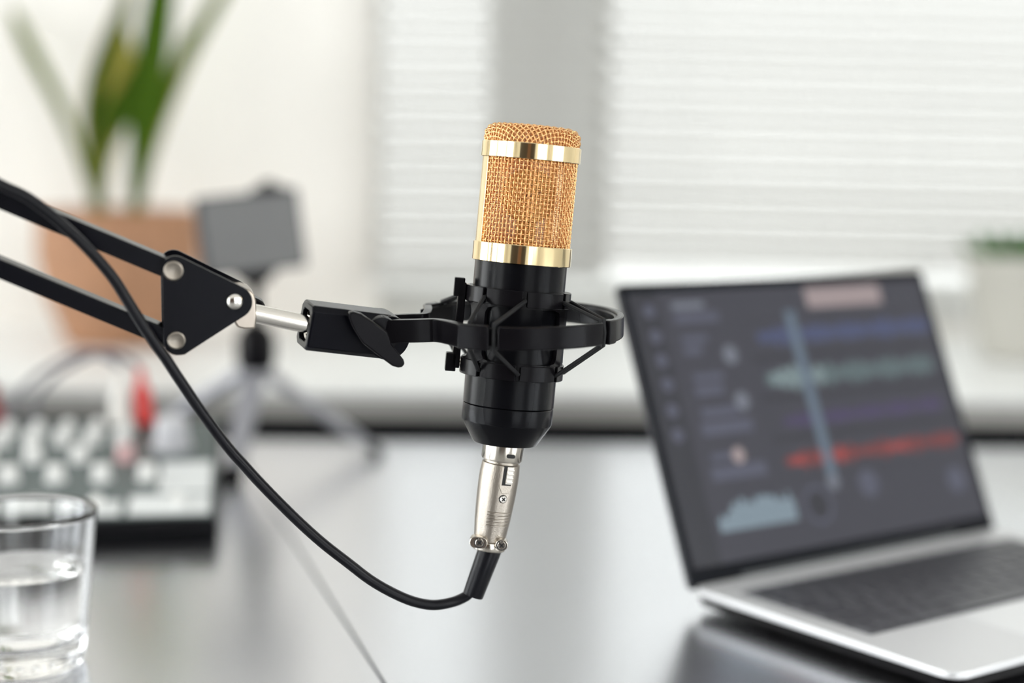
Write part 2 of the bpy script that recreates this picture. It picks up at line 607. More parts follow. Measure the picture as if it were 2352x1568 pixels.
# ================================================================== TABLE (two tops meeting at a seam)
s0, s1 = T(640, 1190), T(883, 1568)
sd = (s1 - s0).normalized()
yfar, ynear = T(1300, 1018).y, -1.3
xa = s0.x + sd.x / sd.y * (yfar - s0.y)
xb = s0.x + sd.x / sd.y * (ynear - s0.y)
g = .0007
for nm, poly, lab, lx, side in (
        ('table', [(-1.5, ynear), (xb - g, ynear), (xa - g, yfar), (-1.5, yfar)], 'dark polished table carrying the glass, the mixer and the tripod', (-1.4, ), -1),
        ('table', [(xb + g, ynear), (1.9, ynear), (1.9, yfar), (xa + g, yfar)], 'dark polished table carrying the open laptop', (1.8, ), 1)):
    root = thing(nm, ((poly[0][0] + poly[1][0]) / 2, -.2, ZF), lab, 'table')
    top = MB().prism([(x, y, -.03) for x, y in poly], Z * .03).build('table_top', TABLE, root, smooth=0, bevel=.0008)
    ax0, ax1 = (-1.42, xa - .02) if side < 0 else (xa + .02, 1.82)
    MB().box((ax0, yfar - .03, -.40), X * (ax1 - ax0), Y * .018, Z * .37).build('bounce_blocker', POWDER, root, smooth=0, bevel=.001)  # added unseen board, blocks floor bounce so the parapet stays dark
    for x in ((-1.44, xa - .1) if side < 0 else (xb + .15, 1.82)):
        for y in (ynear + .1, yfar - .12):
            MB().box((x, y, ZF), X * .05, Y * .05, Z * (-ZF - .03)).build('leg', POWDER, root, smooth=0, bevel=.002)

# ================================================================== MICROPHONE
S_MM = 0.001
PT = U(1226, 289.5, 0.8 + .002)
PB = U(1159, 1017, 0.8 - .003)
ez = (PT - PB).normalized()
ex = (X - ez * X.dot(ez)).normalized()
ey = ez.cross(ex)
LEN = (PT - PB).length
K = LEN / 0.1582                            # real length ~158 mm


def mm(*pr):
    return [(r * .001 * K, t * .001 * K) for r, t in pr]


mic = thing('condenser_microphone', PB, 'gold and black condenser microphone with a woven wire head', 'microphone')
b = MB().lathe(mm((0.1, 1.5), (9, 1.5), (9, .2), (15.6, 0), (16.1, .4), (22.4, 10.7), (22.65, 11.3), (22.65, 19.2), (22.3, 19.5)), PB, ex, ey, ez, 96)
b.build('base_cap', BLACKMET, mic, smooth=25, bevel=.00025)
b = MB().lathe(mm((22.2, 19.6), (22.75, 19.9), (22.95, 90.6), (20, 90.6)), PB, ex, ey, ez, 96)
b.build('body', BLACKMET, mic, smooth=30)


def gband(t0, t1, r):
    return MB().lathe(mm((r - 2, t0 + .1), (r - .25, t0), (r, t0 + .25), (r, t1 - .25), (r - .25, t1), (r - 2, t1 - .1), (r - 2, t0 + .1)), PB, ex, ey, ez, 128, cap=False)


gband(90.5, 99.8, 24.6).build('lower_band', GOLD, mic, smooth=30)
gband(141.3, 149.0, 24.65).build('upper_band', GOLD, mic, smooth=30)
b = MB()
d2r = math.radians
b.arc(PB, ex, ey, ez, .0205 * K, .0237 * K, .0995 * K, .1415 * K, d2r(-118), d2r(-61), 20)
b.build('side_post', GOLDPOST, mic, smooth=30, bevel=.0003)
b = MB().arc(PB, ex, ey, ez, .0205 * K, .0237 * K, .0995 * K, .1415 * K, d2r(97), d2r(150), 20)
b.build('side_post', GOLDPOST, mic, smooth=30, bevel=.0003)


def weave(r, t0, t1, nv, nh, wr, amp, a_lo=0.0, a_hi=2 * PI, sides=5, sub=2):
    b = MB()
    full = abs(a_hi - a_lo - 2 * PI) < 1e-6
    for i in range(nv + (0 if full else 1)):
        a = a_lo + (a_hi - a_lo) * i / nv
        d = ex * S(a) - ey * C_(a)
        pts = []
        for j in range(nh * sub + 1):
            q = j / sub
            pts.append(PB + d * (r + amp * C_(PI * (q - .5 + i)) if True else r) + ez * (t0 + (t1 - t0) * q / nh))
        b.tube(pts, wr, sides, cap=False)
    for j in range(nh):
        t = t0 + (t1 - t0) * (j + .5) / nh
        pts = []
        N = nv * sub
        for i in range(N + 1):
            q = i / sub
            a = a_lo + (a_hi - a_lo) * i / N
            d = ex * S(a) - ey * C_(a)
            pts.append(PB + d * (r - amp * C_(PI * (q + j))) + ez * t)
        b.tube(pts, wr, sides, cap=False)
    return b


k1 = .001 * K
b = weave(23.0 * k1, 99.6 * k1, 141.4 * k1, 74, 19, .30 * k1, .31 * k1, d2r(-62), d2r(298 - 0.01), 6, 3)
o = b.build('wire_grille', MESH, mic, smooth=80, recalc=False)
o['kind'] = 'stuff'
b = weave(21.6 * k1, 99.6 * k1, 141.4 * k1, 128, 40, .17 * k1, .13 * k1, 0, 2 * PI, 4, 2)
o = b.build('inner_gauze', MESHIN, mic, smooth=80, recalc=False)
o['kind'] = 'stuff'

# top cap: a flat square weave pressed over a rounded rim
RC, RR, TT, TB = 23.4 * k1, 5.0 * k1, 157.6 * k1, 148.6 * k1


def dome(u, v, off):
    rho = math.hypot(u, v)
    dirv = (u / rho, v / rho) if rho > 1e-9 else (1, 0)
    flat = RC - RR
    if rho <= flat:
        rr, t, nr, nt_ = rho, TT, 0.0, 1.0
        t += (1 - (rho / flat) ** 2) * .0004
    elif rho <= flat + RR * PI / 2:
        a = (rho - flat) / RR
        rr, t = flat + RR * S(a), TT - RR + RR * C_(a)
        nr, nt_ = S(a), C_(a)
    else:
        rr, t = RC, TT - RR - (rho - flat - RR * PI / 2)
        nr, nt_ = 1.0, 0.0
    rr += nr * off
    t += nt_ * off
    if t < TB:
        return None
    return PB + (ex * dirv[0] + ey * dirv[1]) * rr + ez * t


def cap_weave(sp, wr, amp, ang, shrink):
    b = MB()
    ext = RC - RR + RR * PI / 2 + (TT - RR - TB)
    n = int(ext / sp)
    ca, sa = C_(ang), S(ang)
    for dirn in (0, 1):
        for i in range(-n, n + 1):
            run = []
            N = int(ext / (sp / 3))
            for j in range(-N, N + 1):
                q = j / 3
                h = amp * C_(PI * (q + i + dirn)) * (1 if dirn == 0 else -1) * (1 if True else 0)
                u, v = (i * sp, q * sp) if dirn == 0 else (q * sp, i * sp)
                p = dome(u * ca - v * sa, u * sa + v * ca, h - shrink)
                if p is None:
                    if len(run) > 2:
                        b.tube(run, wr, 6, cap=False)
                    run = []
                else:
                    run.append(p)
            if len(run) > 2:
                b.tube(run, wr, 6, cap=False)
    return b


o = cap_weave(2.15 * k1, .36 * k1, .33 * k1, .62, 0).build('cap_grille', MESH, mic, smooth=80, recalc=False)
o['kind'] = 'stuff'
o = cap_weave(1.2 * k1, .22 * k1, .16 * k1, .2, 1.3 * k1).build('cap_gauze', MESHIN, mic, smooth=80, recalc=False)
o['kind'] = 'stuff'

# capsule and its stem behind the grille
cc = PB + ez * (.1238 * K) + ex * .0006
cdir = (-ey * C_(.06) + ex * S(.06)).normalized()
cx_ = ez.cross(cdir).normalized()
b = MB().lathe([(.0135 * K, -.008), (.0135 * K, .0056), (.0128 * K, .0066), (.0108 * K, .0066), (.0106 * K, .0060), (.0001, .0060)], cc, cx_, ez.cross(cx_).cross(cdir).normalized() if False else cdir.cross(cx_), cdir, 40)
cap = b.build('capsule', CAPSULE, mic, smooth=30)
b = MB()
for rr_, n in ((.0012, 2), (.0052, 6)):
    for i in range(n):
        a = 2 * PI * i / n + rr_ * 90
        b.disc(cc + cdir * .0061 + (cx_ * C_(a) + ez * S(a)) * rr_, cdir, .0008, .0003, 10)
b.build('sound_hole', DARK, cap)
b = MB().cbox(PB + ez * (.1055 * K) + ex * .0006, ex, ey, ez, .010, .009, .015)
b.build('capsule_holder', CAPSULE, mic, smooth=0, bevel=.0006)
b = MB().lathe(mm((0.1, 98.5), (22, 98.5), (22, 99.5), (0.1, 99.5)), PB, ex, ey, ez, 48)
b.build('inner_floor', CAPSULE, mic)

# ================================================================== SHOCK MOUNT
RING_T = 59.7 * k1
mountO = PB + ez * RING_T + Z * .0008
mount = thing('shock_mount', mountO, 'black plastic shock mount with elastic cords cradling the microphone', 'mount')


def notched(t0, t1, r0, r1, notches, nw):   # a clamp ring whose upper or lower rim is cut by cord notches
    b = MB()
    edges = sorted(notches)
    cur = edges[0] + nw / 2
    lst = edges[1:] + [edges[0] + 2 * PI]
    for e in lst:
        b.arc(PB, ex, ey, ez, r0, r1, t0, t1, cur, e - nw / 2, max(3, int((e - cur) / .12)))
        b.arc(PB, ex, ey, ez, r0, r1 - .0016, t0, t1, e - nw / 2, e + nw / 2, 2)
        cur = e + nw / 2
    return b


axp = lambda t: PB + ez * (t * k1)


def azim(px, py, t, r):                     # azimuth on a mic-axis circle whose front point shows at that pixel column
    best = min(((abs(_proj(axp(t) + (ex * S(a) - ey * C_(a)) * r)[0] - px), a) for a in [d2r(q * .5) for q in range(-180, 181)]), key=lambda e: e[0])
    return best[1]


def _proj(p):
    d = p - EYE
    z = d.dot(FWD)
    return 1176 + F * d.dot(RGT) / z, 784 - F * d.dot(UP) / z


RU = 26.3 * k1
up_n = [azim(px, 0, 74, RU) for px in (1113, 1207, 1296)] + [d2r(96), d2r(131), d2r(170), d2r(-130), d2r(-98)]
lo_n = [azim(px, 0, 38, 25.9 * k1) for px in (1099, 1190, 1277)] + [d2r(96), d2r(131), d2r(170), d2r(-130), d2r(-98)]
b = notched(70.0 * k1, 77.8 * k1, 23.0 * k1, RU, up_n, d2r(5))
b.build('upper_clamp', PLASTIC, mount, smooth=30, bevel=.0003)
b = notched(34.0 * k1, 41.7 * k1, 23.0 * k1, 25.9 * k1, lo_n, d2r(5))
b.build('lower_clamp', PLASTIC, mount, smooth=30, bevel=.0003)
# sleeve between the clamps with rounded openings
b = MB()
for s4 in range(3):
    a0 = d2r(-50 + 120 * s4)
    a1 = a0 + d2r(120)
    hw, hh = .80, .92
    ring_in, ring_out = [], []
    NQ = 48
    for i in range(NQ):
        th = 2 * PI * i / NQ
        c, s = C_(th), S(th)
        m_ = max(abs(c), abs(s))
        ring_out.append((c / m_, s / m_))
        e = 9.0
        rr_ = (abs(c) ** e + abs(s) ** e) ** (-1 / e)
        ring_in.append((c * rr_ * hw, s * rr_ * hh))

    def P(uv, r):
        a = (a0 + a1) / 2 + uv[0] * (a1 - a0) / 2
        t = (41.0 + (uv[1] + 1) / 2 * 29.6) * k1
        return PB + (ex * S(a) - ey * C_(a)) * r + ez * t
    ri, ro = 23.05 * k1, 25.2 * k1
    vs = [P(q, ro) for q in ring_out] + [P(q, ro) for q in ring_in] + [P(q, ri) for q in ring_in]
    fs = []
    for i in range(NQ):
        j = (i + 1) % NQ
        fs += [(i, j, NQ + j, NQ + i), (NQ + i, NQ + j, 2 * NQ + j, 2 * NQ + i)]
    b.add(vs, fs)
b.build('sleeve', PLASTIC, mount, smooth=30)
# clamp bracket standing on the left side
az = d2r(-86)
dl = ex * S(az) - ey * C_(az)
tg = ez.cross(dl)
b = MB()
b.box(PB + dl * (26.2 * k1) - tg * .004 + ez * (36 * k1), dl * .0038, tg * .008, ez * (42.5 * k1))
b.box(PB + dl * (27.0 * k1) - tg * .004 + ez * (71.5 * k1), dl * .0052, tg * .008, ez * (9.2 * k1))
b.box(PB + dl * (28.0 * k1) - tg * .004 + ez * (34.2 * k1), dl * .0052, tg * .008, ez * (9.0 * k1))
b.build('clamp_bracket', PLASTIC, mount, smooth=0, bevel=.0004)
b = MB()
for t in (39, 76):
    b.disc(axp(t) + dl * .0245 - tg * 0, dl, .0022, .006, 12)
b.build('clamp_screw', CHROME, mount)
# outer ring
tl = .0
rz = (Z - Y * .035).normalized()
rx = (ex - rz * ex.dot(rz)).normalized()
ry = rz.cross(rx)
RO = 53.8 * k1
aA, aB, aC, aD = d2r(-11), d2r(54), d2r(169), d2r(228)
zl, zh = -5.5 * k1, 5.4 * k1
b = MB()
b.arc(mountO, rx, ry, rz, RO - .0050, RO - .0026, zl * .8, zh * .8, d2r(-26), d2r(252), 90)
gp = d2r(2.2)
b.arc(mountO, rx, ry, rz, RO - .0034, RO, zl, zh, aA + gp, aB - gp, 26)
b.arc(mountO, rx, ry, rz, RO - .0034, RO, zl, zh, aB + gp + d2r(7), aC - gp, 36)
b.arc(mountO, rx, ry, rz, RO - .0034, RO, zl, zh, aC + gp, aD - gp - d2r(8), 22)
b.build('outer_ring', PLASTIC, mount, smooth=30, bevel=.0007, seg=3)
for lo, hi in ((aA - d2r(19), aA - gp), (aB + gp, aB + d2r(10)), (aC + gp, aC + d2r(9)), (aD - d2r(12), aD - gp), (aD + gp, aD + d2r(12))):
    MB().arc(mountO, rx, ry, rz, RO - .004, RO + .0008, zl - .0004, zh + .0004, lo, hi, 6).build('cord_block', PLASTIC, mount, smooth=30, bevel=.0008, seg=3)
# elastic cords
def rp(a, r, z=0.0):
    return mountO + (rx * S(a) - ry * C_(a)) * r + rz * z


def np_(a, t, r=24.6):
    return axp(t) + (ex * S(a) - ey * C_(a)) * (r * k1)


def cord(a_ring, a_up, a_lo, rin=False):
    R = RO - (.0062 if rin else .0022)
    pts = [np_(a_up, 73.5, 24.6), np_(a_up, 73.2, 26.6), rp(a_ring, R, zh + .0006), rp(a_ring, R + .0004, 0), rp(a_ring, R, zl - .0006), np_(a_lo, 37.6, 26.2), np_(a_lo, 37.4, 24.2)]
    MB().tube(pts, .00105, 8).build('elastic_cord', CORD, mount)


cord(aA, up_n[1], lo_n[1])
cord(d2r(-27), up_n[0], lo_n[0], True)
cord(aB - .030, up_n[2], lo_n[2])
cord(aB + .026, up_n[3], lo_n[3])
cord(aC, d2r(131), d2r(131))
cord(aC + .05, d2r(170), d2r(170))
cord(aD, d2r(-98), d2r(-98))
cord(aD - .05, d2r(-130), d2r(-130))

# arm plane: upright, through the mic axis, its left end swung towards the camera
YAW = d2r(15)
AD = V((-C_(YAW), -S(YAW), 0))
LEAN = .14
AN = V((S(YAW), -C_(YAW), 0)) * C_(LEAN) - Z * S(LEAN)               # towards the camera, slightly down
AZ = Z * C_(LEAN) + V((S(YAW), -C_(YAW), 0)) * S(LEAN)
AP = U(1187, 750, .8)


def A(px, py, off=0.0):
    d = ray(px, py)
    t = ((AP - EYE).dot(AN) + off) / d.dot(AN)
    return EYE + d * t


# yoke: two flat arms that meet at the pivot
pv = A(893, 752)
f0 = rp(d2r(-28), RO - .0018)
b = MB()
path = [f0, A(1030, 768, .020) if False else f0.lerp(A(1000, 755, .012), .55), A(1000, 758, .0125), A(960, 759, .0115), A(900, 760, .0095), A(886, 760, .0085)]
b.sweep(smooth_path(path, 4), .0042, .0112, rz)
r0_ = rp(aD + d2r(13), RO - .0018)
path = [r0_, r0_.lerp(A(985, 740, -.012), .6), A(975, 744, -.0115), A(940, 746, -.0105), A(900, 748, -.009), A(886, 749, -.0085)]
b.sweep(smooth_path(path, 4), .0042, .0112, rz)
b.cbox(A(889, 753), AD, AN, AZ, .006, .021, .0118)
b.build('yoke', PLASTIC, mount, smooth=30, bevel=.0007, seg=3)

# swivel block with a threaded bore
ba, bb = A(699, 745, .0030), A(862, 764, -.0022)
bd = (bb - ba).normalized()
bz = (AZ - bd * AZ.dot(bd)).normalized()
bn = bd.cross(bz)
if bn.dot(AN) < 0:
    bn = -bn
BW, BH = .0185, .0222
sec = [p for p in rrect(BW, BH, .0024, 1)]
BL = (bb - ba).length + .004
b = MB()
n = len(sec)
inner = [(.0066 * C_(2 * PI * (i + .5) / n + PI / 4 - PI / n * 0), .0066 * S(2 * PI * (i + .5) / n)) for i in range(n)]
inner = []
for x, y in sec:
    q = math.atan2(y, x)
    inner.append((.0074 * C_(q), .0090 * S(q)))
PP = lambda q, d: ba + bn * q[0] + bz * q[1] + bd * d
vs = [PP((x * .94, y * .94), 0) for x, y in sec] + [PP(q, .0012) for q in sec] + [PP(q, BL) for q in sec] + [PP(q, 0) for q in inner] + [PP((x * .9, y * .9), .018) for x, y in inner]
fs = []
for i in range(n):
    j = (i + 1) % n
    fs += [(i, j, n + j, n + i), (n + i, n + j, 2 * n + j, 2 * n + i), (i, j, 3 * n + j, 3 * n + i), (3 * n + i, 3 * n + j, 4 * n + j, 4 * n + i)]
fs.append(tuple(range(2 * n, 3 * n)))
fs.append(tuple(range(4 * n, 5 * n)))
b.add(vs, fs)
# rounded far end
b.lathe([(.0001, -.0092), (.0109, -.0092), (.0109, .0092), (.0001, .0092)], ba + bd * BL, bd, bz, bn, 40)
b.build('swivel_block', POWDER, mount, smooth=20, bevel=.0004)
b = MB()
for i in range(5):
    b.lathe([(.0071, .002 + i * .0012), (.0063, .0026 + i * .0012), (.0071, .0032 + i * .0012)], ba, bn, bz, bd, 32, cap=False)
b.build('thread', CHROME, mount)
# pivot cheeks and thumb screw
b = MB().lathe([(.0001, -.0105), (.0085, -.0105), (.0088, -.0095), (.0088, .0095), (.0085, .0105), (.0001, .0105)], A(868, 757), AD, AZ, AN, 36)
b.build('pivot', PLASTIC, mount, smooth=35)
wing = [(797, 722), (799, 713), (808, 711), (826, 716), (858, 737), (886, 757), (892, 770), (895, 785), (911, 805), (923, 820), (926, 830), (920, 838), (911, 839), (897, 835), (874, 818), (850, 799), (829, 783), (815, 762), (805, 744)]
th = MB().prism([A(x, y, .0128) for x, y in wing], AN * .0048)
th.build('thumb_screw', PLASTIC, mount, smooth=30, bevel=.0009, seg=3)
b = MB().lathe([(.0055, .0085), (.0055, .0140)], A(853, 765), AD, AZ, AN, 24)
b.build('screw_hub', PLASTIC, mount)

# ================================================================== BOOM ARM
armO = T(-900, 1350)
arm = thing('boom_arm', V((-.545, -.16, 0)), 'black scissor boom arm with a riveted triangular end plate', 'microphone arm')


def arc_px(cx, cy, r, a0, a1, n=6):
    return [(cx + r * C_(d2r(a0 + (a1 - a0) * i / n)), cy + r * S(d2r(a0 + (a1 - a0) * i / n))) for i in range(n + 1)]


tri = arc_px(402, 620, 34, 205, 295, 6) + arc_px(542, 692, 37, -62, 57, 8) + [(430, 808), (424, 812)] + arc_px(408, 781, 33, 80, 178, 6)
for off in (.0066, -.0074):
    MB().prism([A(x, y, .0066) + AN * (off - .0066) for x, y in tri], AN * .0016).build('end_plate', POWDER, arm, smooth=25, bevel=.0003)
for px, py, r in ((398, 621, .0046), (405, 781, .0042)):
    b = MB()
    c = A(px, py, .0082)
    b.lathe([(r, 0), (r, .0009), (r * .84, .0014), (r * .66, .0010), (.0001, .0009)], c, AD, AZ, AN, 28)
    b.tube([A(px, py, -.0095), c], r * .55, 12)
    b.build('rivet', RIVET, arm, smooth=50)
b = MB().disc(A(539, 692, .0082), AN, .0040, .0012, 28, dome=.0022)
b.tube([A(539, 692, -.0095), A(539, 692, .0084)], .0025, 12)
b.build('rivet', CHROME, arm, smooth=60)


def bar(p, q, w, h, name='bar'):
    b = MB().sweep([p, q], w, h, AZ)
    return b.build(name, POWDER, arm, smooth=0, bevel=.0007)


# the two parallel bars run on past the frame to the elbow
u0, u1 = A(398, 619, 0), A(-20, 444, 0)
ud = (u1 - u0).normalized()
l0, l1 = A(405, 780, 0), A(-20, 604, 0)
ld = (l1 - l0).normalized()
EU, EL = u0 + ud * .335, l0 + ld * .335
bar(u0 - ud * .002, EU, .0105, .0088)
bar(l0 - ld * .002, EL, .0105, .0086)
# elbow plate, lower bars, post and clamp, outside the frame
em = (EU + EL) / 2
for off in (-.0085, .0068):
    o3 = [EU + V((-.012, -.004, .012)), EU + V((.012, 0, .014)), EL + V((.012, 0, -.014)), EL + V((-.014, -.004, -.012))]
    MB().prism([p + AN * off for p in o3], AN * .0016).build('elbow_plate', POWDER, arm, smooth=0, bevel=.0003)
base = V((-.545, -.16, 0))
for e, dx in ((EU, -.012), (EL, .012)):
    bar(V((base.x + dx, base.y, .055)), e, .0105, .0088, 'lower_bar')
b = MB().lathe([(.016, 0.0), (.016, .004), (.009, .006), (.009, .05), (.018, .05), (.018, .062), (.0001, .062)], base, X, Y, Z, 28)
b.build('base_post', POWDER, arm)

# chrome fork and tube
fork = [(500, 648), (514, 644), (549, 646), (566, 652), (577, 663), (582, 678), (583, 712), (581, 741), (556, 742), (540, 738), (510, 690)]
MB().prism([A(x, y, -.0062) for x, y in fork], AN * .0124).build('fork', FORKM, arm, smooth=35, bevel=.0010, seg=3)
t0_, t1_ = A(573, 717), A(724, 748, .0025)
td = (t1_ - t0_).normalized()
ox = td.orthogonal().normalized()
oy = td.cross(ox)
tlen = (t1_ - t0_).length
MB().lathe([(.0001, 0), (.0048, 0), (.0048, .0015), (.0045, .0018), (.0045, tlen * .62), (.0044, tlen), (.0001, tlen)], t0_, ox, oy, td, 32).build('tube', CHROME, arm)
kn = [(556, 676), (570, 672), (588, 678), (600, 685), (606, 694), (604, 702), (592, 706), (560, 706)]
MB().prism([A(x, y, -.0175) for x, y in kn], AN * .0075).build('lock_knob', PLASTIC, arm, smooth=30, bevel=.0012, seg=3)

# ================================================================== CABLE AND CONNECTOR
XA, XB = U(1157.5, 1019, .8 - .003), U(1123, 1246, .8 - .004)
xz = (XB - XA).normalized()                 # downwards
xx = (X - xz * X.dot(xz)).normalized()
xy = xx.cross(xz) if xx.cross(xz).y > 0 else xz.cross(xx)   # away from the camera
cable = thing('microphone_cable', XA, 'black microphone cable with a nickel connector looping up over the arm', 'cable')
XLEN = (XB - XA).length
q1 = XLEN / 50.0                            # about 50 mm of connector


def xl(*pr):
    return [(r * .001, t * q1) for r, t in pr]


b = MB().lathe(xl((7, -1.2), (10.2, -1.2), (10.4, -1.0), (10.4, 7.0), (9.9, 7.9), (8.5, 8.0)), XA, xx, xy, xz, 64)
b.build('connector_collar', COLLAR, cable, smooth=35)
b = MB().lathe(xl((8.6, 7.6), (8.6, 9.2), (9.0, 9.2), (9.55, 9.5), (9.95, 14), (10.0, 19), (9.75, 27), (9.0, 38), (7.9, 48.2), (7.5, 48.6), (5, 48.6)), XA, xx, xy, xz, 64)
shell = b.build('connector_shell', NICKEL, cable, smooth=35)


def xs(phi, r, t):
    return XA + (xx * S(phi) - xy * C_(phi)) * (r * .001) + xz * (t * q1)


ph = d2r(24)
nd = xx * S(ph) - xy * C_(ph)
td_ = xx * C_(ph) + xy * S(ph)
b = MB()
b.prism([xs(ph, 9.6, 4.2) + td_ * u * .001 + xz * v * .001 for u, v in rrect(4.6, 1.9, .9, 4)], nd * .00095)
b.build('collar_slot', DARK, cable, smooth=0)
b = MB()
b.prism([xs(ph, 9.4, 15) + td_ * u * .001 + xz * v * .001 for u, v in ((-3.4, -5.5), (3.4, -5.5), (3.4, 5), (1.8, 8), (-1.8, 8), (-3.4, 5))], nd * .0006)
b.build('latch_recess', NICKEL, shell, smooth=0, bevel=.0002)
b = MB().cbox(xs(ph, 9.8, 14), td_, xz, nd, .0050, .0098, .0006)
b.build('latch_gap', DARK, shell, smooth=0)
b = MB().cbox(xs(ph, 9.6, 13.8) + td_ * .0008, td_, xz, nd, .0036, .0088, .0024)
for i in range(4):
    b.cbox(xs(ph, 10.95, 10.9 + i * 2.0) + td_ * .0010, td_, xz, nd, .0034, .0009, .0012)
b.build('latch_button', CHROME, shell, smooth=0, bevel=.0002)


def screw(c, nrm, r, par):
    nrm = nrm.normalized()
    e1 = nrm.orthogonal().normalized()
    e2 = nrm.cross(e1)
    b = MB().disc(c - nrm * .0003, nrm, r * 1.22, .0003, 20, 1)
    b.disc(c - nrm * .0003, nrm, r, .0009, 20, 0)
    for u, v in ((e1, e2), (e2, e1)):
        b.cbox(c + nrm * .00056, u, v, nrm, r * 1.25, r * .38, .00016, 1)
    return b.build('screw', [CHROME, DARK], par, smooth=30)


screw(xs(ph - .05, 9.95, 25.6), nd, .0018, shell)
b = MB()
for i in range(5):
    t = 33.0 + i * 1.65
    r = 9.47 - (t - 33) * .085
    b.lathe([(r * .001, -.00045), ((r + .38) * .001, -.0002), ((r + .38) * .001, .0002), (r * .001, .00045)], XA + xz * (t * q1), xx, xy, xz, 20, 0, d2r(-20), d2r(58))
b.build('grip_rib', NICKEL, shell, smooth=30)
# cable clamp with two screws
b = MB().lathe(xl((7.0, 48.3), (8.3, 48.5), (8.6, 49.2), (8.6, 52.6), (8.2, 53.2), (6.6, 53.3)), XA, xx, xy, xz, 40)
for px, py in ((1099, 1246), (1152, 1252)):
    c = U(px, py, .8 - .0135)
    b.prism([c + xx * u * .001 + xz * v * .001 for u, v in rrect(9.0 if px < 1120 else 6.2, 5.8, 2.8, 5)], Y * .006)
b.build('cable_clamp', COLLAR, cable, smooth=35, bevel=.0003)
for px, py in ((1101, 1246), (1152, 1252)):
    screw(U(px, py, .8 - .0137), V((.05, -1, .1)), .0021, cable)
# strain relief sleeve
R0, R1 = U(1127, 1257, .8 - .004), U(1086, 1368, .8 - .006)
rd = (R1 - R0).normalized()
e1 = rd.orthogonal().normalized()
e2 = rd.cross(e1)
rl = (R1 - R0).length
b = MB().lathe([(.0001, 0), (.0060, 0), (.0060, .001), (.0053, rl - .0006), (.0050, rl), (.0030, rl), (.0030, rl - .004)], R0, e1, e2, rd, 40)
b.build('strain_relief', RUBBER, cable)
pts = [(-420, 250, .020), (-230, 315, .019), (-100, 372, .018), (0, 424, .016), (60, 452, .0155), (115, 492, .015), (160, 531, .015), (195, 564, .015), (232, 604, .015), (266, 647, .015), (306, 712, .015), (349, 779, .0145),
       (380, 822, .0140), (410, 868, .0135), (460, 942, .0125), (519, 1021, .011), (560, 1068, .010), (610, 1122, .009), (679, 1191, .0075), (740, 1246, .006), (799, 1292, .005), (850, 1331, .004), (902, 1361, .003), (950, 1381, .002), (996, 1389, .002), (1040, 1382, .002)]
path = [A(*p) for p in pts]
ki = [p[0] for p in pts].index(519)
dk = path[ki].y + .8
for i in range(ki + 1, len(pts)):              # hanging loop: eases over to the plug's own distance
    t = (i - ki) / (len(pts) - 1 - ki)
    path[i] = U(pts[i][0], pts[i][1], dk + (.793 - dk) * t)
endp = U(1094, 1346, .8 - .006)
path += [U(1070, 1369, .8 - .006), U(1086, 1354, .8 - .006), endp]
MB().tube(smooth_path(path, 5), .00262, 14).build('cable', RUBBER, cable, smooth=60)

# ================================================================== LAPTOP
LY = 0.6221
E = V((C_(LY), S(LY), 0))
N = V((-S(LY), C_(LY), 0))                  # away from the user
H = V((.1172, 1.0199 - .8, .0155))
W, D, LL, LT = .306, .2145, .205, .4027
lap = thing('laptop', H + E * W / 2 - N * D / 2 - Z * .0155, 'silver laptop open on a dark screen of coloured sound tracks', 'laptop')
LP = lambda u, w, z=0.0: H + E * u - N * w + Z * z
base_c = LP(W / 2, D / 2)
poly = rrect(W, D, .012, 6)
b = MB()
lay = [(-.0042, .999, .999), (-.0036, 1.0, 1.0), (-.0006, 1.0, 1.0), (0, .998, .997)]
n = len(poly)
vs = []
for z, sx, sy in lay:
    vs += [base_c + E * x * sx + N * y * sy + Z * z for x, y in poly]
fs = []
for k in range(len(lay) - 1):
    for i in range(n):
        fs.append((k * n + i, k * n + (i + 1) % n, (k + 1) * n + (i + 1) % n, (k + 1) * n + i))
fs += [tuple(range(n))[::-1], tuple(range((len(lay) - 1) * n, len(lay) * n))]
b.add(vs, fs)
lbase = b.build('base', ALUTOP, lap, smooth=35)
b = MB()
vs = []
for z, sx, sy in [(-.0122, .955, .94), (-.0105, .985, .98), (-.0042, .998, .998)]:
    vs += [base_c + E * x * sx + N * y * sy + Z * z for x, y in poly]
b.add(vs, [(k * n + i, k * n + (i + 1) % n, (k + 1) * n + (i + 1) % n, (k + 1) * n + i) for k in range(2) for i in range(n)] + [tuple(range(n))[::-1]])
b.build('bottom_case', PLASTIC, lap, smooth=35)
for u, w_ in ((.04, .04), (W - .04, .04), (.04, D - .04), (W - .04, D - .04)):
    MB().lathe([(.006, -.0155), (.0075, -.0115)], LP(u, w_), E, N, Z, 16).build('foot', RUBBER, lap)
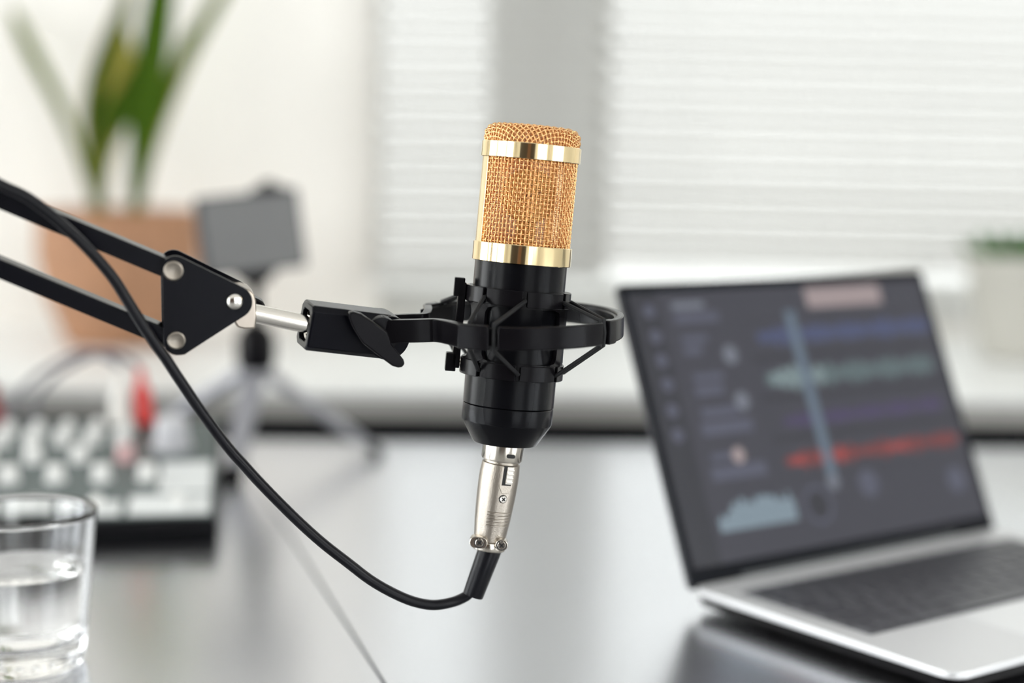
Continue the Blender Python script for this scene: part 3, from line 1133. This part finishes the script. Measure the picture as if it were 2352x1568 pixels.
# keyboard: dark well and single keys
KU0, KW0, KP = .0185, .030, .01925
KWD, KHT = W - 2 * KU0, 6 * KP * .93
b = MB().prism([LP(KU0 + KWD / 2 + x, KW0 + KHT / 2 + y, .00005) for x, y in rrect(KWD + .003, KHT + .003, .002, 3)], Z * .0002)
kb = b.build('keyboard', KEY, lap, smooth=0)
rows = [[1] * 14, [1] * 13 + [1.5], [1.5] + [1] * 12 + [1], [1.8] + [1] * 11 + [1.7], [2.3] + [1] * 10 + [2.2], [1, 1, 1, 1.25, 5, 1.25, 1, 1, 1, 1]]
kmesh = {}
org = V(lap['_org'])
for r, row in enumerate(rows):
    unit = KWD / sum(row)
    cu = KU0
    for kw in row:
        wd = unit * kw - .0026
        key = round(wd, 4)
        if key not in kmesh:
            kk = MB()
            hw, hh = wd / 2, KP * .93 / 2 - .0013
            base4 = [(-hw, -hh), (hw, -hh), (hw, hh), (-hw, hh)]
            v8 = [E * x + N * y for x, y in base4] + [E * x * .96 + N * y * .95 + Z * .0012 for x, y in base4]
            kk.add(v8, [(3, 2, 1, 0), (4, 5, 6, 7), (0, 1, 5, 4), (1, 2, 6, 5), (2, 3, 7, 6), (3, 0, 4, 7)])
            me = bpy.data.meshes.new('key')
            me.from_pydata(kk.v, [], kk.f)
            me.materials.append(KEY)
            kmesh[key] = me
        o = bpy.data.objects.new('key', kmesh[key])
        COL.objects.link(o)
        o.parent = kb
        o.location = LP(cu + unit * kw / 2, KW0 + KP * .93 * (r + .5), .00025) - org
        cu += unit * kw
b = MB().prism([LP(W / 2 + x, .175 + y, .0001) for x, y in rrect(.118, .068, .003, 3)], Z * .00015)
b.build('trackpad', ALU, lap, smooth=0)
b = MB().tube([LP(.045, -.0015, -.001), LP(W - .045, -.0015, -.001)], .0048, 16)
b.build('hinge', DEVDARK, lap)
# lid
lu = Z * C_(LT) + N * S(LT)
ln = -N * C_(LT) + Z * S(LT)                # out of the screen
lid_c = H + E * W / 2 + lu * (LL / 2 + .000) - N * .002
b = MB().prism([lid_c - ln * .0045 + E * x + lu * y for x, y in rrect(W + .002, LL + .004, .005, 6)], ln * .0042)
lid = b.build('lid', ALUDARK, lap, smooth=30, bevel=.0008)
b = MB().prism([lid_c - ln * .0003 + E * x + lu * y for x, y in rrect(W + .001, LL + .003, .0045, 6)], ln * .0005)
b.build('bezel', BEZEL, lid, smooth=0)
SW, SH = W - .010, LL - .016
scr0 = lid_c - E * SW / 2 + lu * (SH / 2 + .003) + ln * .0003
SCR = [emit('screen_back', (.060, .061, .077)), emit('screen_dark', (.040, .041, .050)), emit('track_blue', (.085, .105, .22)), emit('track_teal', (.14, .20, .205)),
       emit('track_purple', (.085, .062, .15)), emit('track_red', (.26, .05, .045)), emit('ui_pink', (.42, .34, .34)), emit('ui_light', (.20, .215, .26)), emit('ui_mid', (.11, .115, .16)),
       emit('wave_pale', (.27, .35, .41)), emit('playhead', (.15, .20, .26)), emit('track_teal_bright', (.27, .36, .37)), emit('track_red_bright', (.45, .07, .06))]


def sq(b, u0, v0, u1, v1, mi, lift):
    p = lambda u, v: scr0 + E * (u * SW) - lu * (v * SH) + ln * (.00004 * lift)
    b.add([p(u0, v1), p(u1, v1), p(u1, v0), p(u0, v0)], [(0, 1, 2, 3)], mi)


def sd_(b, u, v, r, mi, lift, n=18):
    p = [scr0 + E * (u * SW + r * C_(2 * PI * i / n)) - lu * (v * SH + r * S(2 * PI * i / n)) + ln * (.00004 * lift) for i in range(n)]
    b.add(p, [tuple(range(n))[::-1]], mi)


b = MB()
sq(b, 0, 0, 1, 1, 0, 0)
sq(b, 0, 0, .085, 1, 1, 1)
sq(b, .335, .13, 1, .74, 1, 1)
for i in range(4):
    sq(b, .335, .135 + i * .155, 1, .135 + i * .155 + .135, 0, 2)
rnd = random.Random(3)


def wave(u0, u1, v, amp, mi, mi2, nb, hot=()):
    for i in range(nb):
        u = u0 + (u1 - u0) * i / nb
        x = i / nb
        a = amp * (.45 + .55 * abs(S(i * .7) * C_(i * .23 + 1))) * rnd.uniform(.7, 1)
        h = any(abs(x - c) < w_ for c, w_ in hot)
        sq(b, u, v - a, u + (u1 - u0) / nb * .78, v + a, mi2 if h else mi, 3)


wave(.37, .985, .197, .048, 2, 2, 70)
wave(.362, .96, .362, .056, 3, 11, 70, ((.08, .06), (.22, .1)))
wave(.385, .95, .528, .038, 4, 4, 70)
wave(.357, .975, .676, .040, 5, 12, 70, ((.06, .04), (.25, .07), (.62, .06)))
sq(b, .478, .10, .512, .75, 10, 4)
sd_(b, .492, .775, .006, 7, 4)
sq(b, .565, .014, .835, .094, 6, 3)
for u, v in ((.054, .068), (.055, .165), (.055, .255), (.055, .344), (.05, .44), (.048, .53)):
    sd_(b, u, v, .0052, 8, 3)
for r_, (u0, v0, u1, v1, mi) in enumerate(((.124, .042, .225, .07, 7), (.124, .085, .262, .122, 8), (.13, .17, .21, .198, 8), (.128, .21, .185, .243, 8), (.136, .315, .23, .345, 8), (.132, .36, .22, .398, 8),
                                           (.134, .444, .25, .48, 8), (.123, .497, .282, .546, 8), (.13, .612, .2, .64, 8), (.119, .66, .29, .712, 8))):
    sq(b, u0, v0, u1, v1, mi, 3)
sd_(b, .268, .254, .0068, 7, 4)
sd_(b, .268, .432, .0068, 7, 4)
sd_(b, .214, .628, .0058, 6, 4)
for i in range(26):
    u = .105 + .245 * i / 26
    h = .03 + .05 * min(1, i / 8) + rnd.uniform(0, .035)
    sq(b, u, .893 - h, u + .0088, .893, 9, 3)
sd_(b, .425, .85, .014, 8, 3)
sd_(b, .425, .85, .011, 1, 4)
sd_(b, .61, .80, .010, 8, 3)
sd_(b, .925, .84, .010, 8, 3)
b.build('screen', SCR, lid, smooth=0, recalc=False)

# ================================================================== TUMBLER AND WATER
gb = T(50, 1522)
gd = gb.y + .8
gz = U(52, 1168, gd).z
gr = 182.5 / F * gd * 1.0
br = 146 / F * gd
tum = thing('tumbler', gb, 'clear glass tumbler half filled with water, cut by the left edge', 'glass')
n_ = 72
wt = .0038
rad = lambda z: br + (gr - br) * z / gz
ins = lambda z: rad(z) - wt
prof = [(.0001, .0012), (br * .80, .0012), (br * .84, .0003), (br * .90, 0), (br * .96, .0008), (br - .0006, .0022), (rad(.0045), .0045), (rad(.007), .007), (rad(gz * .5), gz * .5), (gr - .0004, gz - .004), (gr - .0001, gz - .0016),
        (gr - .0005, gz - .0005), (gr - .0014, gz), (gr - .0022, gz - .0004), (gr - wt + .0001, gz - .0014), (ins(gz - .004), gz - .004), (ins(gz * .5), gz * .5), (ins(.022), .022), (ins(.020), .020),
        (ins(.016) - .0012, .0165), (br * .76, .0140), (br * .6, .0128), (.0001, .0125)]
o = MB().lathe(prof, gb, X, Y, Z, n_, cap=False).build('tumbler_body', GLASS, tum, smooth=60)
b = MB()
for i in range(24):                          # the dimples round the heavy foot
    a = 2 * PI * i / 24
    d = X * S(a) - Y * C_(a)
    b.disc(gb + d * (br * .99) + Z * .0062, d, .0026, .0009, 10, dome=.0009)
b.build('foot_dimple', GLASS, tum, smooth=60)
wz = U(52, 1303, gd).z
e_ = .00025
wp = [(.0001, .0125 + e_), (br * .6, .0128 + e_), (br * .76 - e_, .0140 + e_), (ins(.016) - .0012 - e_, .0165 + e_), (ins(.020) - e_, .0202), (ins(.022) - e_, .022), (ins(wz - .002) - e_, wz - .002), (ins(wz) - e_, wz), (ins(wz) - .0012, wz - .0006), (ins(wz) - .003, wz - .0008), (.0001, wz - .0008)]
wo = MB().lathe(wp, gb, X, Y, Z, n_, cap=False).build('water', WATER, loc=gb, smooth=40)
tag(wo, 'clear water standing halfway up inside the glass tumbler', 'water')

# ================================================================== MIXER
MY = .163
ME, MN = V((C_(MY), S(MY), 0)), V((-S(MY), C_(MY), 0))
mc = T(499, 1250)                            # front right foot
mixer = thing('audio_mixer', mc - ME * .15 + MN * .1, 'grey audio mixer with rows of white knobs behind the glass tumbler', 'mixer')
Q = lambda u, w_, z: mc - ME * u + MN * w_ + Z * z     # u leftwards from the right side, w backwards
MWD, MDP = .33, .24
zf = U(500, 1193, mc.y + .8).z
zt = lambda w_: zf + (0.055 - zf) * w_ / MDP
b = MB()
side = [(0.004, .0015), (0, zf - .004), (0.002, zf), (MDP - .003, .055), (MDP, .052), (MDP, .0015)]
b.prism([Q(0, w_, z) for w_, z in side], -ME * MWD)
b.build('case', MIXBLK, mixer, smooth=0, bevel=.0012)
pn = (MN * MDP + Z * (.055 - zf)).normalized()
pz = ME.cross(pn).normalized()
if pz.z < 0: pz = -pz
b = MB()
b.prism([Q(.003, .006, zt(.006)), Q(MWD - .003, .006, zt(.006)), Q(MWD - .003, MDP - .006, zt(MDP - .006)), Q(.003, MDP - .006, zt(MDP - .006))], pz * .0012)
b.build('top_panel', MIXPAN, mixer, smooth=0, bevel=.0004)
b = MB()
for u0, u1, w0, w1 in ((.006, .066, .010, .050), (.072, .112, .010, .040), (.118, .158, .010, .040), (.164, .204, .010, .040), (.210, .25, .010, .04), (.256, .29, .01, .04), (.006, .046, .056, .125)):
    b.prism([Q(u0, w0, zt(w0)) + pz * .0012, Q(u1, w0, zt(w0)) + pz * .0012, Q(u1, w1, zt(w1)) + pz * .0012, Q(u0, w1, zt(w1)) + pz * .0012], pz * .0006)
b.build('light_panel', MIXLT, mixer, smooth=0)
kproto = MB().lathe([(.0085, 0), (.0082, .002), (.0070, .003), (.0066, .011), (.0058, .0122), (.0001, .0124)], V((0, 0, 0)), ME, pn, pz, 18)
kme = {}
for nm, M_ in (('w', KNOBW), ('p', KNOBP), ('g', KNOBG)):
    me = bpy.data.meshes.new('knob')
    me.from_pydata(kproto.v, [], kproto.f)
    me.materials.append(M_)
    me.shade_smooth()
    me.set_sharp_from_angle(angle=math.radians(40))
    kme[nm] = me
morg = V(mixer['_org'])


def knob(u, w_, nm='w', s=1.0):
    o = bpy.data.objects.new('knob', kme[nm])
    COL.objects.link(o)
    o.parent = mixer
    o.location = Q(u, w_, zt(w_)) + pz * .0012 - morg
    o.scale = (s, s, s)


for i in range(7):
    knob(.056 + i * .0352, .088)
for i in range(6):
    knob(.076 + i * .0365, .135, 'p' if i == 0 else 'w')
for i in range(9):
    knob(.082 + i * .0245, .178, 'w', .9)
for i in range(9):
    knob(.080 + i * .0245, .208, 'w', .8)
knob(.040, .165, 'g', 2.0)
for u in (.03, .09, .135, .18, .225, .268):   # fader caps along the front
    b = MB().cbox(Q(u, .028, zt(.028)) + pz * .005, ME, pn, pz, .009, .016, .0075)
    b.build('fader_cap', KNOBW, mixer, smooth=0, bevel=.001)


def plug(px, py, M_, label, group=None, ln_=.036, lean=0.0, r=.0085):
    w_ = .224
    d = ray(px, py)
    # stand it in the rear of the panel
    best = min((q * .001 for q in range(-20, 340)), key=lambda u: abs(_proj(Q(u, w_, zt(w_)))[0] - px))
    p = Q(best, w_, zt(w_)) + pz * .0018
    dr_ = (Z + ME * lean + MN * .10).normalized()
    e1 = dr_.orthogonal().normalized()
    e2 = dr_.cross(e1)
    root = thing('audio_plug', p, label, 'plug', group)
    MB().lathe([(.0001, 0), (r, 0), (r, .012), (r * .92, .014), (r * .92, ln_ * .75), (r * .6, ln_), (.0001, ln_)], p, e1, e2, dr_, 24).build('plug_body', M_, root)
    top = p + dr_ * ln_
    MB().lathe([(.0001, -.001), (.0042, -.001), (.0032, .014), (.0001, .014)], top, e1, e2, dr_, 16).build('plug_sleeve', M_, root)
    pts = smooth_path([top + dr_ * .012, top + dr_ * .022 - ME * .01, top + dr_ * .024 - ME * .04 + MN * .012, top - ME * .09 + MN * .04 - Z * .012, Q(best + .11, MDP + .02, .02), Q(best + .14, MDP + .05, .0032), Q(best + .3, MDP + .05, .0032)], 6)
    MB().tube(pts, .0026, 8).build('plug_cable', GREYC, root)


plug(336, 985, REDP, 'red audio plug standing in the back of the mixer', lean=-.1)
plug(276, 985, WHITEP, 'white audio plug standing in the mixer beside the red one', lean=.02, r=.0095)
plug(-12, 985, REDD, 'dark red audio plug at the left edge of the mixer', ln_=.022)

# ================================================================== MINI TRIPOD AND THE DEVICE ON IT
fR, fF, fB = T(868, 1046), T(532, 1108), T(345, 998)
hub = V(((fR.x + fF.x + fB.x) / 3, (fR.y + fF.y + fB.y) / 3, 0))
hd = hub.y + .8
hubp = U(588, 828, hd)
tri_ = thing('mini_tripod', V((hubp.x, hubp.y, 0)), 'small tripod with grey legs and a black ball head by the window sill', 'tripod')
for f in (fR, fF, fB):
    f = f + Z * .004
    top = hubp + (f - hubp).normalized() * .012 - Z * .004
    d = (f - top).normalized()
    sd2 = d.cross(Z).normalized()
    b = MB().sweep([top, top.lerp(f, .55), f], [.022, .020, .017], [.010, .009, .007], Z)
    lg = b.build('leg', TRILEG, tri_, smooth=0, bevel=.002)
    MB().sweep([f - d * .012, f + d * .004], .0185, .0085, Z).build('rubber_foot', PLASTIC, lg, smooth=0, bevel=.002)
b = MB().lathe([(.0001, -.008), (.015, -.009), (.019, .0), (.019, .022), (.016, .028), (.0150, .031), (.011, .035), (.0065, .036), (.0065, .040), (.0001, .040)], hubp, X, Y, Z, 28)
b.build('ball_head', PLASTIC, tri_)
devc = U(574, 534, hd)
a7 = d2r(7)
dx_ = (X * C_(a7) + Z * S(a7)).normalized()
dz_ = (Z * C_(a7) - X * S(a7)).normalized()
# swing the box so its left edge shows
swing = d2r(13)
dxx = (dx_ * C_(swing) + Y * S(swing)).normalized()
dyy = dz_.cross(dxx)
bot = devc - dz_ * .040
b = MB().tube([hubp + Z * .036, hubp.lerp(bot, .5), bot - dz_ * .004], .0055, 14)
b.lathe([(.0001, -.013), (.010, -.013), (.020, -.004), (.020, 0), (.0001, 0)], bot + dz_ * .003, dxx, dyy, dz_, 24)
b.build('stem', PLASTIC, tri_)
wd_, hh_ = 236 / F * hd, 182 / F * hd
dev = thing('camera_light', bot, 'grey rectangular box light tilted on top of the mini tripod', 'light')
b = MB().prism([devc + dxx * x + dz_ * y + dyy * .012 for x, y in rrect(wd_, hh_, .004, 4)], -dyy * .024)
b.build('housing', DEVDARK, dev, smooth=30, bevel=.001)
b = MB().prism([devc - dyy * .0122 + dxx * (x + .002) + dz_ * y for x, y in rrect(wd_ - .008, hh_ - .006, .003, 4)], -dyy * .0012)
b.build('front_panel', DEVGREY, dev, smooth=0)
kc = devc + dz_ * (hh_ / 2) + dxx * .022
b = MB().lathe([(.0001, 0), (.020, 0), (.016, .004), (.007, .007), (.006, .010), (.0001, .010)], kc - dz_ * .001, dxx, dyy, dz_, 20)
b.build('top_knob', PLASTIC, dev)

# ================================================================== PLANT IN A BASKET ON THE SILL
bc = T(292, 806, SILL) + Y * .085
bd_ = bc.y + .8
bc.x = U(277, 700, bd_).x
sc_ = bd_ / F
basket = thing('plant_basket', bc, 'round brown wicker basket holding the sword leaved plant on the sill', 'basket')
zr = U(280, 488, bd_).z - SILL
prof = [(.0001, .001), (118 * sc_, .001)]
NR = 15
for i in range(NR):
    t = i / NR
    for q in (0, .5):
        tt = (i + q) / NR
        r = (122 + 62 * S(min(1, tt * 1.25) * PI / 2) - 10 * max(0, tt - .75) * 4 * .5) * sc_
        prof.append((r + (.0018 if q else -.0012), .002 + tt * (zr - .006)))
prof += [(prof[-1][0], zr), (prof[-1][0] - .012, zr), (prof[-1][0] - .016, zr - .02), (.0001, zr - .02)]
MB().lathe(prof, bc, X, Y, Z, 56, cap=False).build('basket_body', WICKER, basket, smooth=60)
rr_ = prof[-4][0]
ringp = [bc + Z * (zr - .002) + (X * S(2 * PI * i / 48) - Y * C_(2 * PI * i / 48)) * (rr_ - .004) for i in range(49)]
MB().tube(ringp, .006, 8, cap=False).build('basket_rim', WICKER, basket)
plant = thing('sword_leaf_plant', bc + Z * (zr - .02), 'tall green plant with upright sword leaves growing from the wicker basket', 'plant')
MB().lathe([(.0001, .004), (rr_ - .02, .002), (rr_ - .018, -.004), (.0001, -.004)], bc + Z * (zr - .014), X, Y, Z, 32).build('soil', SOIL, plant)


def leaf(pts, ws, dy0, dy1, M_, margin=None):
    """blade along pixel points; ws = pixel half widths; depth runs from dy0 at the root to dy1 at the tip"""
    P3, Wd = [], []
    n = len(pts)
    for i, (px, py) in enumerate(pts):
        P3.append(U(px, py, bd_ + dy0 + (dy1 - dy0) * i / (n - 1)))
        Wd.append(V((ws[i] * sc_, 0, 0)))
    C3, WW = smooth_path(P3, 5), smooth_path(Wd, 5)
    vs, fs, ms = [], [], []
    k = len(C3)
    for i in range(k):
        t = (C3[min(i + 1, k - 1)] - C3[max(i - 1, 0)]).normalized()
        sd3 = t.cross(Y).normalized()
        w3 = max(WW[i].x, .0005)
        for q, dd in ((-1, .25), (-.78, .1), (0, 0), (.78, .1), (1, .25)):
            vs.append(C3[i] + sd3 * w3 * q - Y * w3 * dd)
        for q, dd in ((-1, .25), (-.78, .1), (0, 0), (.78, .1), (1, .25)):
            vs.append(C3[i] + sd3 * w3 * q - Y * (w3 * dd - .0012))
    for i in range(k - 1):
        for q in range(4):
            a, c = i * 10 + q, (i + 1) * 10 + q
            fs.append((a, a + 1, c + 1, c))
            fs.append((a + 5, c + 5, c + 6, a + 6))
            ms += [1 if q in (0, 3) else 0] * 2
        fs += [(i * 10, i * 10 + 10, i * 10 + 15, i * 10 + 5), (i * 10 + 4, i * 10 + 9, i * 10 + 19, i * 10 + 14)]
        ms += [1, 1]
    b = MB()
    b.add(vs, fs)
    b.m = ms
    b.build('leaf', [M_, margin or M_], plant, smooth=60)


leaf([(232, 500), (226, 430), (219, 340), (217, 270), (228, 190), (252, 110), (285, 20), (300, -60)], [8, 15, 22, 27, 27, 24, 18, 8], -.02, .03, LEAFD, LEAFY)
leaf([(306, 500), (312, 430), (323, 340), (330, 260), (345, 170), (358, 80), (372, -20), (384, -120)], [8, 15, 24, 32, 36, 36, 30, 18], -.03, -.06, LEAF, LEAFD)
leaf([(234, 500), (234, 420), (246, 340), (270, 265), (282, 200), (285, 130), (287, 50)], [7, 12, 20, 32, 36, 28, 3], .03, .06, LEAFY, LEAF)
leaf([(318, 500), (335, 400), (362, 300), (398, 200), (438, 110), (490, 20), (540, -60)], [7, 11, 15, 19, 20, 17, 9], .03, .16, LEAF, LEAFY)
leaf([(222, 500), (200, 400), (160, 290), (118, 200), (72, 115), (40, 50), (22, 15)], [6, 10, 13, 16, 18, 14, 2], .03, .18, LEAF, LEAFY)
leaf([(300, 500), (322, 400), (350, 310), (378, 240), (402, 170), (424, 110), (436, 66)], [6, 11, 16, 18, 18, 14, 3], -.0, .02, LEAF, LEAFY)
leaf([(240, 500), (230, 420), (232, 345), (258, 278), (302, 215), (332, 130), (345, 60)], [7, 12, 18, 28, 30, 18, 4], .0, .0, LEAF, LEAFD)

# ================================================================== POTTED SUCCULENT ON THE SILL, AT THE RIGHT EDGE
pc = T(2365, 838, SILL) + Y * .07
pd_ = pc.y + .8
pc.x = U(2376, 700, pd_).x
ps = pd_ / F
pot = thing('flower_pot', pc, 'pale stone flower pot on the sill, cut by the right edge', 'pot')
zp = U(2365, 585, pd_).z - SILL
r0p, r1p = 118 * ps, 158 * ps
b = MB().lathe([(.0001, .001), (r0p - .004, .001), (r0p, .004), (r1p, zp - .012), (r1p + .002, zp - .010), (r1p + .002, zp - .002), (r1p, zp), (r1p - .008, zp), (r1p - .010, zp - .014), (.0001, zp - .014)], pc, X, Y, Z, 48, cap=False)
b.build('pot_body', POT, pot, smooth=35)
suc = thing('succulent', pc + Z * (zp - .014), 'low green succulent growing in the pale stone pot', 'plant')
MB().lathe([(.0001, .004), (r1p - .012, .002), (r1p - .0115, -.002), (.0001, -.002)], pc + Z * (zp - .010), X, Y, Z, 32).build('soil', SOIL, suc)
rl_ = random.Random(11)
for i in range(34):
    a = i * 2.399
    rr2 = (r1p - .012) * math.sqrt((i + .5) / 34)
    p = pc + Z * (zp - .010) + (X * C_(a) + Y * S(a)) * rr2 * .9
    d = (Z * (1.1 - .6 * i / 34) + (X * C_(a) + Y * S(a)) * (.2 + .8 * i / 34)).normalized()
    L = rl_.uniform(.026, .046)
    q = [p + d * L * t + Z * (.006 * t * t) for t in (0, .3, .6, .85, 1)]
    MB().tube(q, [.0045, .0065, .0062, .0036, .0004], 7).build('leaf', SUCC, suc, smooth=60)
